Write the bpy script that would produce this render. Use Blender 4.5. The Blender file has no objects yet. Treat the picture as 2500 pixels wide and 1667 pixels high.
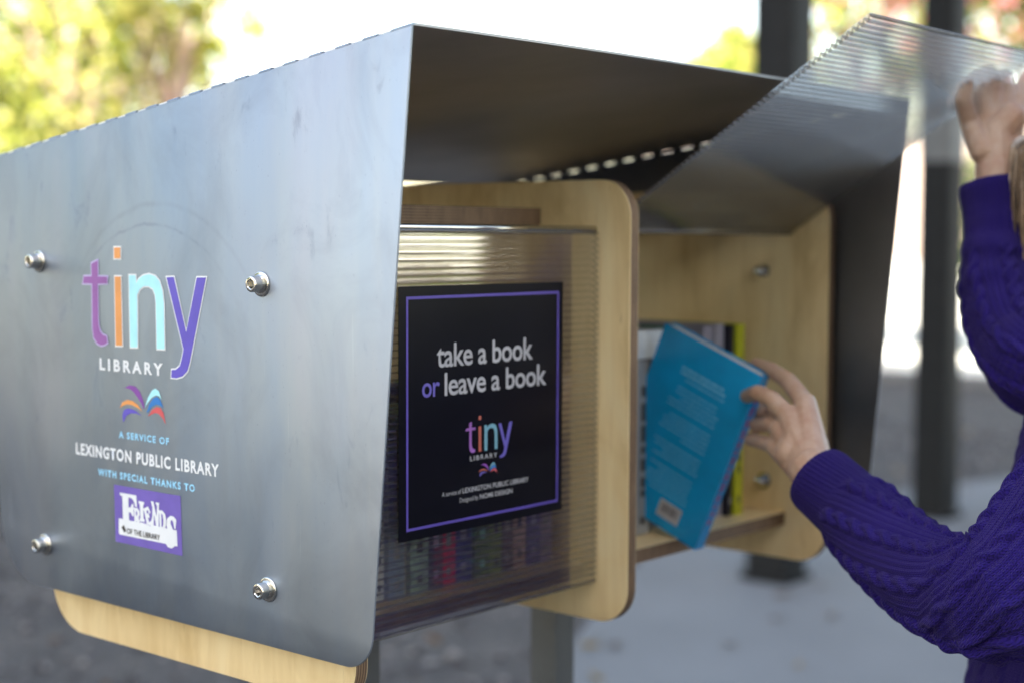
import bpy, bmesh, math, random
from mathutils import Vector, Matrix, Quaternion
random.seed(7)
PI = math.pi
SC = bpy.context.scene
COL = SC.collection

# ------------------------------------------------------------ camera
cam_d = bpy.data.cameras.new('camera')
cam = bpy.data.objects.new('camera', cam_d)
COL.objects.link(cam)
pit, rol, yaw = (math.radians(a) for a in (3.845, .226, 40.54))
fw = Vector((math.cos(yaw)*math.cos(pit), math.sin(yaw)*math.cos(pit), -math.sin(pit)))
rt = fw.cross(Vector((0, 0, 1))).normalized()
up = rt.cross(fw)
r2 = rt*math.cos(rol)+up*math.sin(rol)
u2 = -rt*math.sin(rol)+up*math.cos(rol)
cam.matrix_world = Matrix((r2, u2, -fw)).transposed().to_4x4()
cam_d.sensor_width = 36
cam_d.lens = 36*3765/2500
cam_d.clip_start = .05
cam_d.clip_end = 2000
cam_d.dof.use_dof = True
cam_d.dof.focus_distance = 1.235
cam_d.dof.aperture_fstop = 3.2
SC.camera = cam

# ------------------------------------------------------------ sky, sun, exposure
SUN_EL = math.radians(35)
SUN_DIR = Vector((-.86*math.cos(SUN_EL), -.51*math.cos(SUN_EL), math.sin(SUN_EL))).normalized()
world = bpy.data.worlds.new('World')
SC.world = world
world.use_nodes = True
wn = world.node_tree
wn.nodes.clear()
sky = wn.nodes.new('ShaderNodeTexSky')
sky.sky_type = 'NISHITA'
sky.sun_disc = False
sky.sun_elevation = SUN_EL
sky.sun_rotation = math.atan2(SUN_DIR.x, SUN_DIR.y)
sky.air_density = 1.0
sky.dust_density = 1.2
sky.ozone_density = 1.0
bg = wn.nodes.new('ShaderNodeBackground')
bg.inputs['Strength'].default_value = .105
wo = wn.nodes.new('ShaderNodeOutputWorld')
wb = wn.nodes.new('ShaderNodeMixRGB'); wb.blend_type = 'MULTIPLY'; wb.inputs[0].default_value = 1
wb.inputs[2].default_value = (1.18, 1.0, .83, 1)      # camera white balance, the same over the whole sky
wn.links.new(sky.outputs[0], wb.inputs[1]); wn.links.new(wb.outputs[0], bg.inputs[0])
wn.links.new(bg.outputs[0], wo.inputs[0])
sun_d = bpy.data.lights.new('sun', 'SUN')
sun_d.energy = 5.0
sun_d.angle = math.radians(.5)
sun_d.color = (1, .95, .86)
sun = bpy.data.objects.new('sun', sun_d)
COL.objects.link(sun)
sun.rotation_mode = 'QUATERNION'
sun.rotation_quaternion = SUN_DIR.to_track_quat('Z', 'Y')
SC.view_settings.view_transform = 'Standard'
SC.view_settings.look = 'None'
SC.view_settings.gamma = 1
SC.view_settings.use_curve_mapping = False
SC.view_settings.exposure = 2.8

# ------------------------------------------------------------ node helpers
class NT:
    def __init__(s, name):
        s.m = bpy.data.materials.new(name); s.m.use_nodes = True
        s.t = s.m.node_tree; s.t.nodes.clear()
        s.out = s.t.nodes.new('ShaderNodeOutputMaterial')
    def n(s, typ, **kw):
        x = s.t.nodes.new('ShaderNode'+typ)
        for k, v in kw.items():
            if k.startswith('i_'):
                x.inputs[k[2:].replace('_', ' ')].default_value = v
            else:
                setattr(x, k, v)
        return x
    def l(s, a, b):
        s.t.links.new(a, b)
    def coord(s, scale=(1, 1, 1), kind='Object', rot=(0, 0, 0)):
        tc = s.n('TexCoord'); mp = s.n('Mapping')
        mp.inputs['Scale'].default_value = scale
        mp.inputs['Rotation'].default_value = rot
        s.l(tc.outputs[kind], mp.inputs[0])
        return mp.outputs[0]
    def noise(s, vec, scale=5, detail=4, rough=.55, dist=0):
        x = s.n('TexNoise')
        s.l(vec, x.inputs['Vector'])
        x.inputs['Scale'].default_value = scale; x.inputs['Detail'].default_value = detail
        x.inputs['Roughness'].default_value = rough; x.inputs['Distortion'].default_value = dist
        return x.outputs['Fac']
    def ramp(s, fac, stops):
        r = s.n('ValToRGB')
        e = r.color_ramp.elements
        while len(e) < len(stops): e.new(.5)
        for i, (p, c) in enumerate(stops):
            e[i].position = p; e[i].color = (*c, 1) if len(c) == 3 else c
        s.l(fac, r.inputs[0]); return r.outputs[0]
    def mix(s, f, a, b, bt='MIX'):
        x = s.n('MixRGB', blend_type=bt)
        for i, v in enumerate((f, a, b)):
            if hasattr(v, 'links'): s.l(v, x.inputs[i])
            elif isinstance(v, (int, float)): x.inputs[i].default_value = v
            else: x.inputs[i].default_value = (*v, 1) if len(v) == 3 else v
        return x.outputs[0]
    def math(s, op, a, b=None, clamp=False):
        x = s.n('Math', operation=op, use_clamp=clamp)
        for i, v in enumerate((a, b)):
            if v is None: continue
            if hasattr(v, 'links'): s.l(v, x.inputs[i])
            else: x.inputs[i].default_value = v
        return x.outputs[0]
    def maprange(s, v, a, b, c, d):
        x = s.n('MapRange')
        s.l(v, x.inputs[0])
        for i, q in enumerate((a, b, c, d)): x.inputs[i+1].default_value = q
        return x.outputs[0]
    def bsdf(s, color=(.5, .5, .5), rough=.6, metal=0, bump=None, bumpstr=.2, bumpdist=.001, **kw):
        p = s.n('BsdfPrincipled')
        for nm, v in (('Base Color', color), ('Roughness', rough), ('Metallic', metal)):
            if hasattr(v, 'links'): s.l(v, p.inputs[nm])
            elif isinstance(v, tuple): p.inputs[nm].default_value = (*v, 1) if len(v) == 3 else v
            else: p.inputs[nm].default_value = v
        for k, v in kw.items():
            p.inputs[k.replace('_', ' ')].default_value = v
        if bump is not None:
            b = s.n('Bump'); b.inputs['Strength'].default_value = bumpstr
            b.inputs['Distance'].default_value = bumpdist
            s.l(bump, b.inputs['Height']); s.l(b.outputs[0], p.inputs['Normal'])
        s.l(p.outputs[0], s.out.inputs[0])
        s.p = p
        return p

def plain(name, c, rough=.6, metal=0, var=.12, scale=30, bump=0, **kw):
    t = NT(name); v = t.coord()
    nz = t.noise(v, scale, 5)
    lo = tuple(max(0, q*(1-var)) for q in c); hi = tuple(min(1, q*(1+var)) for q in c)
    t.bsdf(t.ramp(nz, [(.3, lo), (.7, hi)]), rough, metal, nz if bump else None, bump, .001, **kw)
    return t.m

def steel_panel():
    t = NT('satin_steel_sheet')
    v = t.coord((1, 1, .12))
    streak = t.noise(v, 38, 5, .6)
    cloud = t.noise(t.coord((1, 1, .55)), 7, 5, .6, .4)
    fine = t.noise(t.coord((1, 1, .6)), 420, 2, .5)
    smudge = t.noise(t.coord((1, 1.4, .7)), 24, 6, .65, .6)
    c = t.ramp(cloud, [(.3, (.26, .32, .41)), (.5, (.325, .37, .42)), (.72, (.375, .395, .43))])
    c = t.mix(.35, c, t.ramp(streak, [(.35, (.27, .32, .385)), (.65, (.335, .36, .39))]))
    band = t.noise(t.coord((1, 1, .10)), 13, 3, .5, .3)
    c = t.mix(.55, c, t.mix(1, c, t.ramp(band, [(.32, (.86, .93, 1.06)), (.5, (1, 1, 1)), (.66, (1.08, 1.0, 1.02))]), 'MULTIPLY'))
    scr = t.noise(t.coord((1, 1, .03), rot=(.25, 0, 0)), 300, 2, .5)
    c = t.mix(t.maprange(scr, .72, .80, 0, .18), c, (.50, .53, .56))
    soft = t.noise(t.coord((1, 1, .7)), 11, 5, .62, .8)
    c = t.mix(t.maprange(soft, .46, .70, 0, .42), c, (.20, .225, .26))
    c = t.mix(t.maprange(smudge, .62, .76, 0, .32), c, (.15, .18, .22))
    c = t.mix(t.maprange(fine, .70, .78, 0, .25), c, (.14, .15, .17))
    # two wiped arcs and a few scuffs left by hands on the sheet
    for (cy, cz, r, w, y0, y1, k) in ((1.105, -.118, .146, .0022, .98, 1.24, .22), (1.115, -.128, .138, .0018, .96, 1.22, .20)):
        tc = t.n('TexCoord'); sp = t.n('SeparateXYZ'); t.l(tc.outputs['Object'], sp.inputs[0])
        dy = t.math('SUBTRACT', sp.outputs[1], cy); dz = t.math('SUBTRACT', sp.outputs[2], cz)
        d = t.math('SQRT', t.math('ADD', t.math('MULTIPLY', dy, dy), t.math('MULTIPLY', t.math('MULTIPLY', dz, 1.0), dz)))
        wob = t.math('MULTIPLY', t.math('SUBTRACT', smudge, .5), .008)
        e = t.math('ABSOLUTE', t.math('SUBTRACT', t.math('ADD', d, wob), r))
        band = t.maprange(e, 0, w*1.6, 1, 0)
        band = t.math('MULTIPLY', band, t.maprange(dz, .055, .13, 0, 1))
        band = t.math('MULTIPLY', band, t.maprange(streak, .35, .6, .2, 1))
        c = t.mix(t.math('MULTIPLY', band, k), c, (.14, .15, .17))
    rg = t.math('ADD', t.maprange(cloud, .3, .7, .44, .56), t.maprange(band, .35, .65, -.04, .08))
    rg = t.math('ADD', rg, t.maprange(smudge, .6, .72, 0, .12))
    t.bsdf(c, rg, .92, t.math('ADD', t.math('MULTIPLY', streak, .6), t.math('MULTIPLY', fine, .15)), .12, .0006)
    return t.m

def birch(name='birch_ply_face', tint=1.0):
    t = NT(name)
    v = t.coord((1, 1, .10))
    g = t.noise(v, 60, 6, .6, .8)
    big = t.noise(t.coord((1, 1, .5)), 9, 5, .6, 1.2)
    fl = t.noise(t.coord((1, 1, .16)), 190, 3, .6)
    c = t.ramp(big, [(.30, (.62*tint, .42*tint, .17)), (.5, (.88*tint, .67*tint, .35)), (.72, (.93*tint, .77*tint, .46))])
    c = t.mix(.28, c, t.ramp(g, [(.3, (.62*tint, .42*tint, .18)), (.62, (.90*tint, .73*tint, .42))]))
    c = t.mix(t.maprange(fl, .66, .75, 0, .35), c, (.36, .22, .09))
    t.bsdf(c, .42, 0, g, .15, .0006)
    return t.m

def ply_edge(name, axis, pitch):
    t = NT(name)
    tc = t.n('TexCoord'); sp = t.n('SeparateXYZ'); t.l(tc.outputs['Object'], sp.inputs[0])
    nz = t.noise(t.coord(), 40, 3)
    x = t.math('ADD', sp.outputs[axis], t.math('MULTIPLY', nz, .0004))
    w = t.math('FRACT', t.math('DIVIDE', x, pitch))
    c = t.ramp(w, [(.0, (.075, .036, .018)), (.45, (.085, .042, .02)), (.55, (.30, .19, .10)), (.90, (.27, .17, .085)), (1, (.075, .036, .018))])
    c = t.mix(.35, c, t.ramp(t.noise(t.coord((1, .2, .2)), 160, 4), [(.35, (.05, .024, .012)), (.65, (.20, .12, .065))]))
    t.bsdf(c, .6)
    return t.m

def poly_sheet(name, gloss=1.9, haze=.05, tint=(.96, .96, .94)):
    t = NT(name)
    tr = t.n('BsdfTransparent'); tr.inputs[0].default_value = (*tint, 1)
    rf = t.n('BsdfRefraction'); rf.inputs['IOR'].default_value = 1.10; rf.inputs['Roughness'].default_value = .12
    rf.inputs[0].default_value = (*tint, 1)
    df = t.n('BsdfTranslucent'); df.inputs[0].default_value = (.88, .82, .74, 1)
    gl = t.n('BsdfGlossy'); gl.inputs['Roughness'].default_value = .07
    lw = t.n('LayerWeight'); lw.inputs['Blend'].default_value = .5
    sch = t.math('ADD', .055, t.math('MULTIPLY', .25, t.math('POWER', lw.outputs['Facing'], 5)))
    m0 = t.n('MixShader'); m0.inputs[0].default_value = .12
    t.l(tr.outputs[0], m0.inputs[1]); t.l(rf.outputs[0], m0.inputs[2])
    m1 = t.n('MixShader'); m1.inputs[0].default_value = haze
    t.l(m0.outputs[0], m1.inputs[1]); t.l(df.outputs[0], m1.inputs[2])
    m2 = t.n('MixShader')
    t.l(t.math('MULTIPLY', sch, gloss), m2.inputs[0])
    t.l(m1.outputs[0], m2.inputs[1]); t.l(gl.outputs[0], m2.inputs[2])
    t.l(m2.outputs[0], t.out.inputs[0])
    return t.m

def poly_rib():
    t = NT('polycarbonate_rib')
    tr = t.n('BsdfTransparent'); tr.inputs[0].default_value = (.70, .69, .66, 1)
    df = t.n('BsdfDiffuse'); df.inputs[0].default_value = (.34, .33, .34, 1)
    gl = t.n('BsdfGlossy'); gl.inputs['Roughness'].default_value = .2
    m1 = t.n('MixShader'); m1.inputs[0].default_value = .20
    t.l(tr.outputs[0], m1.inputs[1]); t.l(df.outputs[0], m1.inputs[2])
    m2 = t.n('MixShader'); m2.inputs[0].default_value = .07
    t.l(m1.outputs[0], m2.inputs[1]); t.l(gl.outputs[0], m2.inputs[2])
    t.l(m2.outputs[0], t.out.inputs[0])
    return t.m

def gravel():
    t = NT('crushed_gravel')
    a = t.noise(t.coord(), 2.2, 8, .75)
    b = t.noise(t.coord(), 22, 6, .7)
    vo = t.n('TexVoronoi'); t.l(t.coord(), vo.inputs['Vector']); vo.inputs['Scale'].default_value = 38
    c = t.ramp(a, [(.36, (.009, .007, .006)), (.5, (.034, .028, .024)), (.64, (.10, .084, .07))])
    c = t.mix(.5, c, t.ramp(b, [(.35, (.012, .010, .010)), (.52, (.045, .040, .038)), (.7, (.18, .165, .155))]))
    c = t.mix(.35, c, t.ramp(vo.outputs['Distance'], [(0, (.16, .145, .135)), (.6, (.028, .025, .024))]))
    t.bsdf(c, .9, 0, vo.outputs['Distance'], .6, .01)
    return t.m

def concrete(name, base, scale=2.0):
    t = NT(name)
    a = t.noise(t.coord(), scale, 6, .6); b = t.noise(t.coord(), scale*30, 5, .6)
    lo = tuple(x*.78 for x in base); hi = tuple(min(1, x*1.15) for x in base)
    c = t.ramp(a, [(.3, lo), (.7, hi)])
    c = t.mix(.25, c, t.ramp(b, [(.3, tuple(x*.7 for x in base)), (.7, hi)]))
    t.bsdf(c, .85, 0, b, .2, .004)
    return t.m

def knit():
    t = NT('purple_knit_wool')
    uv = t.n('TexCoord'); sp = t.n('SeparateXYZ'); t.l(uv.outputs['UV'], sp.inputs[0])
    # stockinette V stitches in metres-scaled UV
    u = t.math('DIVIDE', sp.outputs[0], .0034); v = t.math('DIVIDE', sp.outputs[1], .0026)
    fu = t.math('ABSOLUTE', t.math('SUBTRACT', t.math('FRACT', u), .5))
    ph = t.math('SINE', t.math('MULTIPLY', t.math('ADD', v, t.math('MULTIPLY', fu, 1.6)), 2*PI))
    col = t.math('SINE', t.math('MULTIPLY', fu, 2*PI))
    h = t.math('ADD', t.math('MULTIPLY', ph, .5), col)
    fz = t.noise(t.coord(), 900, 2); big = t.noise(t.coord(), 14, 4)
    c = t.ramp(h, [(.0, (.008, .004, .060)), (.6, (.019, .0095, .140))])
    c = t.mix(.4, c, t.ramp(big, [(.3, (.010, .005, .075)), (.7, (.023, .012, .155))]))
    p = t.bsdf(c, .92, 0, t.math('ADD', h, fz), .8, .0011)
    p.inputs['Sheen Weight'].default_value = .08; p.inputs['Specular IOR Level'].default_value = .15
    p.inputs['Sheen Roughness'].default_value = .45
    p.inputs['Sheen Tint'].default_value = (.62, .5, 1, 1)
    return t.m

def skin():
    t = NT('skin')
    a = t.noise(t.coord(), 48, 6, .65); b = t.noise(t.coord(), 500, 4)
    c = t.ramp(a, [(.30, (.37, .21, .145)), (.5, (.42, .28, .20)), (.70, (.47, .34, .26))])
    p = t.bsdf(c, .48, 0, b, .12, .0006)
    p.inputs['Subsurface Weight'].default_value = .12
    p.inputs['Subsurface Radius'].default_value = (.008, .003, .0015)
    p.inputs['Subsurface Scale'].default_value = .6
    return t.m

def leaf(name, c, tr=.55):
    t = NT(name)
    oi = t.noise(t.coord(), .9, 3)
    lo = tuple(x*.6 for x in c); hi = tuple(min(1, x*1.35) for x in c)
    cc = t.ramp(oi, [(.3, lo), (.7, hi)])
    d = t.n('BsdfDiffuse'); r = t.n('BsdfTranslucent')
    t.l(cc, d.inputs[0]); t.l(cc, r.inputs[0])
    m = t.n('MixShader'); m.inputs[0].default_value = tr
    t.l(d.outputs[0], m.inputs[1]); t.l(r.outputs[0], m.inputs[2])
    t.l(m.outputs[0], t.out.inputs[0])
    return t.m

def cover_mat(name, c, c2=None, axis=2, rough=.35):
    t = NT(name)
    a = t.noise(t.coord(), 18, 3)
    col = t.ramp(a, [(.3, tuple(x*.85 for x in c)), (.7, tuple(min(1, x*1.1) for x in c))])
    t.bsdf(col, rough)
    return t.m

M = dict(
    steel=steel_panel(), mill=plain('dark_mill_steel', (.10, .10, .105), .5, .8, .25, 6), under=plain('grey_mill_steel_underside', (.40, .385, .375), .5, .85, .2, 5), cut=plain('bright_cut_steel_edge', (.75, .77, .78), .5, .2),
    birch=birch(), edge=ply_edge('ply_edge_layers', 0, .0028), edgez=ply_edge('ply_edge_layers_flat', 2, .0028),
    poly=poly_sheet('twinwall_polycarbonate_skin'), polyc=poly_sheet('clean_twinwall_polycarbonate', 4.6, .03), rib=poly_rib(),
    bolt=plain('stainless_bolt', (.70, .68, .63), .18, 1, .08, 60),
    dark_steel=plain('dark_painted_steel', (.010, .011, .012), .6, 0, .2, 14, .05, Specular_IOR_Level=.18),
    post=plain('bare_steel_square_tube', (.12, .125, .13), .55, .5, .12, 18),
    black=plain('poster_black', (.003, .003, .006), .3, 0, .2, 20, Specular_IOR_Level=.22),
    border=plain('poster_purple_line', (.10, .065, .34), .4),
    paper=plain('poster_grey_print', (.42, .40, .40), .5),
    white=plain('white_vinyl', (.80, .83, .85), .4, 0, .04),
    sky_vinyl=plain('light_blue_vinyl', (.34, .70, .95), .4, 0, .05),
    violet=plain('violet_vinyl', (.24, .07, .36), .4), plum=plain('plum_vinyl', (.29, .11, .36), .4),
    lilac=plain('lilac_vinyl', (.52, .46, .74), .4),
    orange=plain('orange_vinyl', (.78, .33, .10), .4), cyan=plain('cyan_vinyl', (.42, .83, .90), .4),
    indigo=plain('indigo_vinyl', (.12, .09, .50), .4), blue=plain('blue_vinyl', (.03, .20, .55), .4),
    red=plain('red_vinyl', (.66, .11, .12), .4), plate=plain('purple_plate_vinyl', (.165, .115, .45), .4),
    coral=plain('coral_print', (.46, .11, .07), .5), teal_print=plain('teal_print', (.16, .34, .40), .5),
    indigo_print=plain('indigo_print', (.13, .10, .40), .5),
    ink=plain('dark_ink', (.05, .045, .04), .6),
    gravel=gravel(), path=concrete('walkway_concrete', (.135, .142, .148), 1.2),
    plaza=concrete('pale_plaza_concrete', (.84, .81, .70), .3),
    knit=knit(), skin=skin(), pages=plain('page_edges', (.50, .42, .33), .8, 0, .2, 200),
)

# ------------------------------------------------------------ mesh helpers
def tag(o, label=None, cat=None, group=None, kind=None):
    if label: o['label'] = label
    if cat: o['category'] = cat
    if group: o['group'] = group
    if kind: o['kind'] = kind
    return o
def empty(name, loc, label, cat, group=None):
    o = bpy.data.objects.new(name, None); COL.objects.link(o); o.location = loc
    o.empty_display_size = .1
    return tag(o, label, cat, group)
def obj(name, verts, faces, mats, parent=None, smooth=False, fm=None, uv=None):
    me = bpy.data.meshes.new(name)
    me.from_pydata([tuple(v) for v in verts], [], faces)
    for m in (mats if isinstance(mats, (list, tuple)) else [mats]): me.materials.append(m)
    if fm: me.polygons.foreach_set('material_index', fm)
    if smooth: me.polygons.foreach_set('use_smooth', [True]*len(faces))
    if uv:
        l = me.uv_layers.new(name='UVMap')
        for p in me.polygons:
            for li in p.loop_indices: l.data[li].uv = uv[me.loops[li].vertex_index]
    me.update()
    return link(name, me, parent)
def link(name, me, parent=None):
    o = bpy.data.objects.new(name, me); COL.objects.link(o)
    if parent:
        o.parent = parent
        o.matrix_parent_inverse = abs_mat(parent).inverted()
    return o
def abs_mat(o):
    m = Matrix.LocRotScale(o.location, o.rotation_euler, o.scale)
    return (abs_mat(o.parent) @ o.matrix_parent_inverse @ m) if o.parent else m
def from_bm(name, bm, mats, parent=None, smooth=False):
    me = bpy.data.meshes.new(name); bm.to_mesh(me); bm.free()
    for m in (mats if isinstance(mats, (list, tuple)) else [mats]): me.materials.append(m)
    if smooth: me.polygons.foreach_set('use_smooth', [True]*len(me.polygons))
    return link(name, me, parent)
class MB:
    def __init__(s): s.v = []; s.f = []; s.m = []; s.uv = []
    def add(s, vs, fs, mi=0):
        b = len(s.v); s.v += [tuple(v) for v in vs]; s.f += [tuple(i+b for i in f) for f in fs]; s.m += [mi]*len(fs)
    def box(s, x0, x1, y0, y1, z0, z1, mi=0):
        vs = [(x, y, z) for x in (x0, x1) for y in (y0, y1) for z in (z0, z1)]
        s.add(vs, [(0, 1, 3, 2), (4, 6, 7, 5), (0, 4, 5, 1), (2, 3, 7, 6), (0, 2, 6, 4), (1, 5, 7, 3)], mi)
    def tube(s, pts, rad, n=12, caps=True, mi=0):
        pts = [Vector(p) for p in pts]
        rad = rad if isinstance(rad, (list, tuple)) else [rad]*len(pts)
        rings = []; prev = None
        for i, p in enumerate(pts):
            d = (pts[min(i+1, len(pts)-1)]-pts[max(i-1, 0)]).normalized()
            if prev is None:
                a = d.orthogonal().normalized()
            else:
                a = (prev-d*prev.dot(d)).normalized()
            prev = a; b = d.cross(a)
            rings.append([p+(a*math.cos(2*PI*k/n)+b*math.sin(2*PI*k/n))*rad[i] for k in range(n)])
        base = [v for r in rings for v in r]
        fs = [(i*n+k, i*n+(k+1) % n, (i+1)*n+(k+1) % n, (i+1)*n+k) for i in range(len(pts)-1) for k in range(n)]
        if caps: fs += [tuple(range(n))[::-1], tuple((len(pts)-1)*n+k for k in range(n))]
        s.add(base, fs, mi)
    def build(s, name, mats, parent=None, smooth=False):
        return obj(name, s.v, s.f, mats, parent, smooth, s.m)
def smooth_by_angle(o, ang=40):
    me = o.data
    me.polygons.foreach_set('use_smooth', [True]*len(me.polygons))
    me.set_sharp_from_angle(angle=math.radians(ang))
    return o
def round_poly(pts, rads, seg=8):
    """pts in order, rads per corner -> rounded outline"""
    out = []; n = len(pts)
    for i, (p, r) in enumerate(zip(pts, rads)):
        p = Vector(p); a = Vector(pts[i-1]); b = Vector(pts[(i+1) % n])
        if r <= 0: out.append(tuple(p)); continue
        da = (a-p).normalized(); db = (b-p).normalized()
        ang = da.angle(db)/2; t = r/math.tan(ang)
        c = p+(da+db).normalized()*(r/math.sin(ang))
        s = p+da*t; e = p+db*t
        a0 = math.atan2(s.y-c.y, s.x-c.x); a1 = math.atan2(e.y-c.y, e.x-c.x)
        d = (a1-a0+PI) % (2*PI)-PI
        for k in range(seg+1):
            q = a0+d*k/seg; out.append((c.x+r*math.cos(q), c.y+r*math.sin(q)))
    return out
def slab_x(name, outline, x0, x1, mats, parent, bevel=0, face_mi=0, edge_mi=0):
    """outline in (Y,Z) extruded along X"""
    n = len(outline)
    bm = bmesh.new()
    a = [bm.verts.new((x0, y, z)) for y, z in outline]; b = [bm.verts.new((x1, y, z)) for y, z in outline]
    f1 = bm.faces.new(a); f2 = bm.faces.new(b[::-1]); f1.material_index = f2.material_index = face_mi
    for i in range(n):
        f = bm.faces.new((a[i], b[i], b[(i+1) % n], a[(i+1) % n])); f.material_index = edge_mi
    bmesh.ops.recalc_face_normals(bm, faces=bm.faces)
    if bevel:
        es = [e for e in bm.edges if abs(e.verts[0].co.x-e.verts[1].co.x) < 1e-7]
        bmesh.ops.bevel(bm, geom=es, offset=bevel, segments=2, affect='EDGES', profile=.5, clamp_overlap=True)
    return smooth_by_angle(from_bm(name, bm, mats, parent), 35)

ROOT_Z = -1.38
# ------------------------------------------------------------ setting: ground, path, plaza, background building, added shade building
g = MB()
g.add([(-400, -400, ROOT_Z), (400, -400, ROOT_Z), (400, 400, ROOT_Z), (-400, 400, ROOT_Z)], [(0, 1, 2, 3)])
tag(g.build('ground', M['gravel']), kind='structure')
# walkway slab (a real 5 cm step above the gravel)
pth = [(3.2, 2.70), (3.75, 3.02), (4.6, 3.45), (5.3, 3.78), (6.2, 3.95), (7.4, 3.80), (9.2, 3.3), (11.5, 2.3), (11.2, 1.2), (8.0, -.9), (5.4, -2.4), (3.2, -3), (1.2, -2.5), (.6, -.4), (1.9, 1.5)]
bm = bmesh.new()
vb = [bm.verts.new((x, y, ROOT_Z+.006)) for x, y in pth]; f = bm.faces.new(vb)
e = bmesh.ops.extrude_face_region(bm, geom=[f]); bmesh.ops.translate(bm, verts=[v for v in e['geom'] if isinstance(v, bmesh.types.BMVert)], vec=(0, 0, .03))
bmesh.ops.recalc_face_normals(bm, faces=bm.faces)
tag(from_bm('path', bm, M['path']), kind='structure')
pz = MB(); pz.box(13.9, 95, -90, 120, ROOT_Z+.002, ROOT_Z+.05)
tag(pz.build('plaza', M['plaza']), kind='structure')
# kerb between gravel and plaza
kb = MB(); kb.box(13.72, 13.895, -90, 120, ROOT_Z+.003, ROOT_Z+.11)
tag(kb.build('kerb', M['path']), kind='structure')
# loose stones on the gravel near the library
rs = random.Random(3); st = MB()
ico = [(0, 0, 1), (.9, 0, .2), (.3, .85, .2), (-.75, .5, .2), (-.75, -.5, .2), (.3, -.85, .2), (0, 0, -.6)]
icf = [(0, 1, 2), (0, 2, 3), (0, 3, 4), (0, 4, 5), (0, 5, 1), (6, 2, 1), (6, 3, 2), (6, 4, 3), (6, 5, 4), (6, 1, 5)]
for i in range(9000):
    x = rs.uniform(1.5, 11); y = rs.uniform(1.2, 10); s = rs.uniform(.008, .028)*(1.9 if rs.random() < .06 else 1)
    a = rs.uniform(0, 6.28); ca, sa = math.cos(a), math.sin(a); sx, sy, sz = (rs.uniform(.6, 1.2) for _ in range(3))
    st.add([(x+s*(px*sx*ca-py*sy*sa), y+s*(px*sx*sa+py*sy*ca), ROOT_Z+s*.25+s*.7*pz_*sz) for px, py, pz_ in ico], icf, rs.randrange(3))
tag(st.build('gravel_stones', [plain('stone_dark', (.05, .046, .048), .9), plain('stone_grey', (.10, .096, .10), .9), plain('stone_pale', (.20, .19, .185), .9)]), kind='stuff')

def building(name, label, x0, x1, y0, y1, h, wall, win_rows, face, glass, roof_m, wgap=3.4, ww=1.5, wh=1.6, group=None):
    b = empty(name, ((x0+x1)/2, (y0+y1)/2, ROOT_Z), label, 'building', group)
    w = MB(); w.box(x0, x1, y0, y1, ROOT_Z, ROOT_Z+h); w.build('wall', wall, b)
    r = MB(); r.box(x0-.35, x1+.35, y0-.35, y1+.35, ROOT_Z+h+.003, ROOT_Z+h+.4); r.build('roof', roof_m, b)
    frame_me = None; pane_me = None
    fx = x0 if face < 0 else x1
    L = int((y1-y0-1.5)//wgap)
    for k in range(L):
        yc = y0+1.2+wgap*.5+k*wgap
        for zc in win_rows:
            z0 = zc-wh/2
            if frame_me is None:
                m = MB(); t = .12
                for (a, c, d, e) in ((-ww/2, ww/2, 0, t), (-ww/2, ww/2, wh-t, wh), (-ww/2, -ww/2+t, t, wh-t), (ww/2-t, ww/2, t, wh-t), (-.04, .04, t, wh-t)):
                    m.box(-.12, .02, a, c, d, e)
                o = m.build('window', M['white'], b); frame_me = o.data
                o.location = (fx, yc, ROOT_Z+z0); o.matrix_parent_inverse = Matrix.Translation(-b.location)
                m = MB(); m.box(-.05, -.01, -ww/2+t, ww/2-t, t, wh-t)
                p = m.build('pane', glass); pane_me = p.data
                p.parent = o
            else:
                o = bpy.data.objects.new('window', frame_me); COL.objects.link(o); o.parent = b
                o.location = (fx, yc, ROOT_Z+z0); o.matrix_parent_inverse = Matrix.Translation(-b.location)
                p = bpy.data.objects.new('pane', pane_me); COL.objects.link(p); p.parent = o
            if face > 0: o.rotation_euler = (0, 0, PI)
    return b
glass = plain('window_glass', (.10, .12, .14), .1, 0, .1, 3)
building('tan_building', 'long two storey tan building beyond the sunlit plaza', 92, 104, 8, 66, 7.6,
         concrete('tan_render', (.34, .27, .23), .1), (1.9, 5.2), -1, glass, concrete('grey_parapet', (.30, .28, .27), .2), wgap=4.6)
building('shade_building', 'tall pale brick building behind the viewer whose shadow covers the library', -34, -20, -90, -4.0, 28.5,  # unseen building added to shade the yard, wall kept pale to bounce light
         concrete('pale_brick_wall', (.66, .60, .50), .5), (2.0, 5.5, 9.0, 12.5, 16.0, 19.5, 23.0, 26.0), 1, glass, concrete('dark_parapet', (.12, .11, .11), .2), wgap=3.6)

# ------------------------------------------------------------ trees, shrubs
def crown(mb, c, r, n, size, rnd, clumps=26, flat=.8, nmat=1):
    cl = []
    for i in range(clumps):
        while True:
            d = Vector((rnd.uniform(-1, 1), rnd.uniform(-1, 1), rnd.uniform(-1, 1)))
            if .25 < d.length < 1: break
        cl.append((Vector(c)+Vector((d.x*r, d.y*r, d.z*r*flat)), r*rnd.uniform(.13, .30)))
    for i in range(n):
        cc, cr = cl[rnd.randrange(clumps)]
        p = cc+Vector((rnd.gauss(0, 1), rnd.gauss(0, 1), rnd.gauss(0, .8)))*cr*.6
        s = size*rnd.uniform(.6, 1.4)
        q = Quaternion((rnd.gauss(0, 1), rnd.gauss(0, 1), rnd.gauss(0, 1), rnd.gauss(0, 1))).normalized()
        a = q @ Vector((s, 0, 0)); b = q @ Vector((0, s*.55, 0)); u = q @ Vector((0, 0, s*.25))
        mb.add([p-a, p+b+u, p+a, p-b+u], [(0, 1, 2, 3)], rnd.randrange(nmat))
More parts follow.
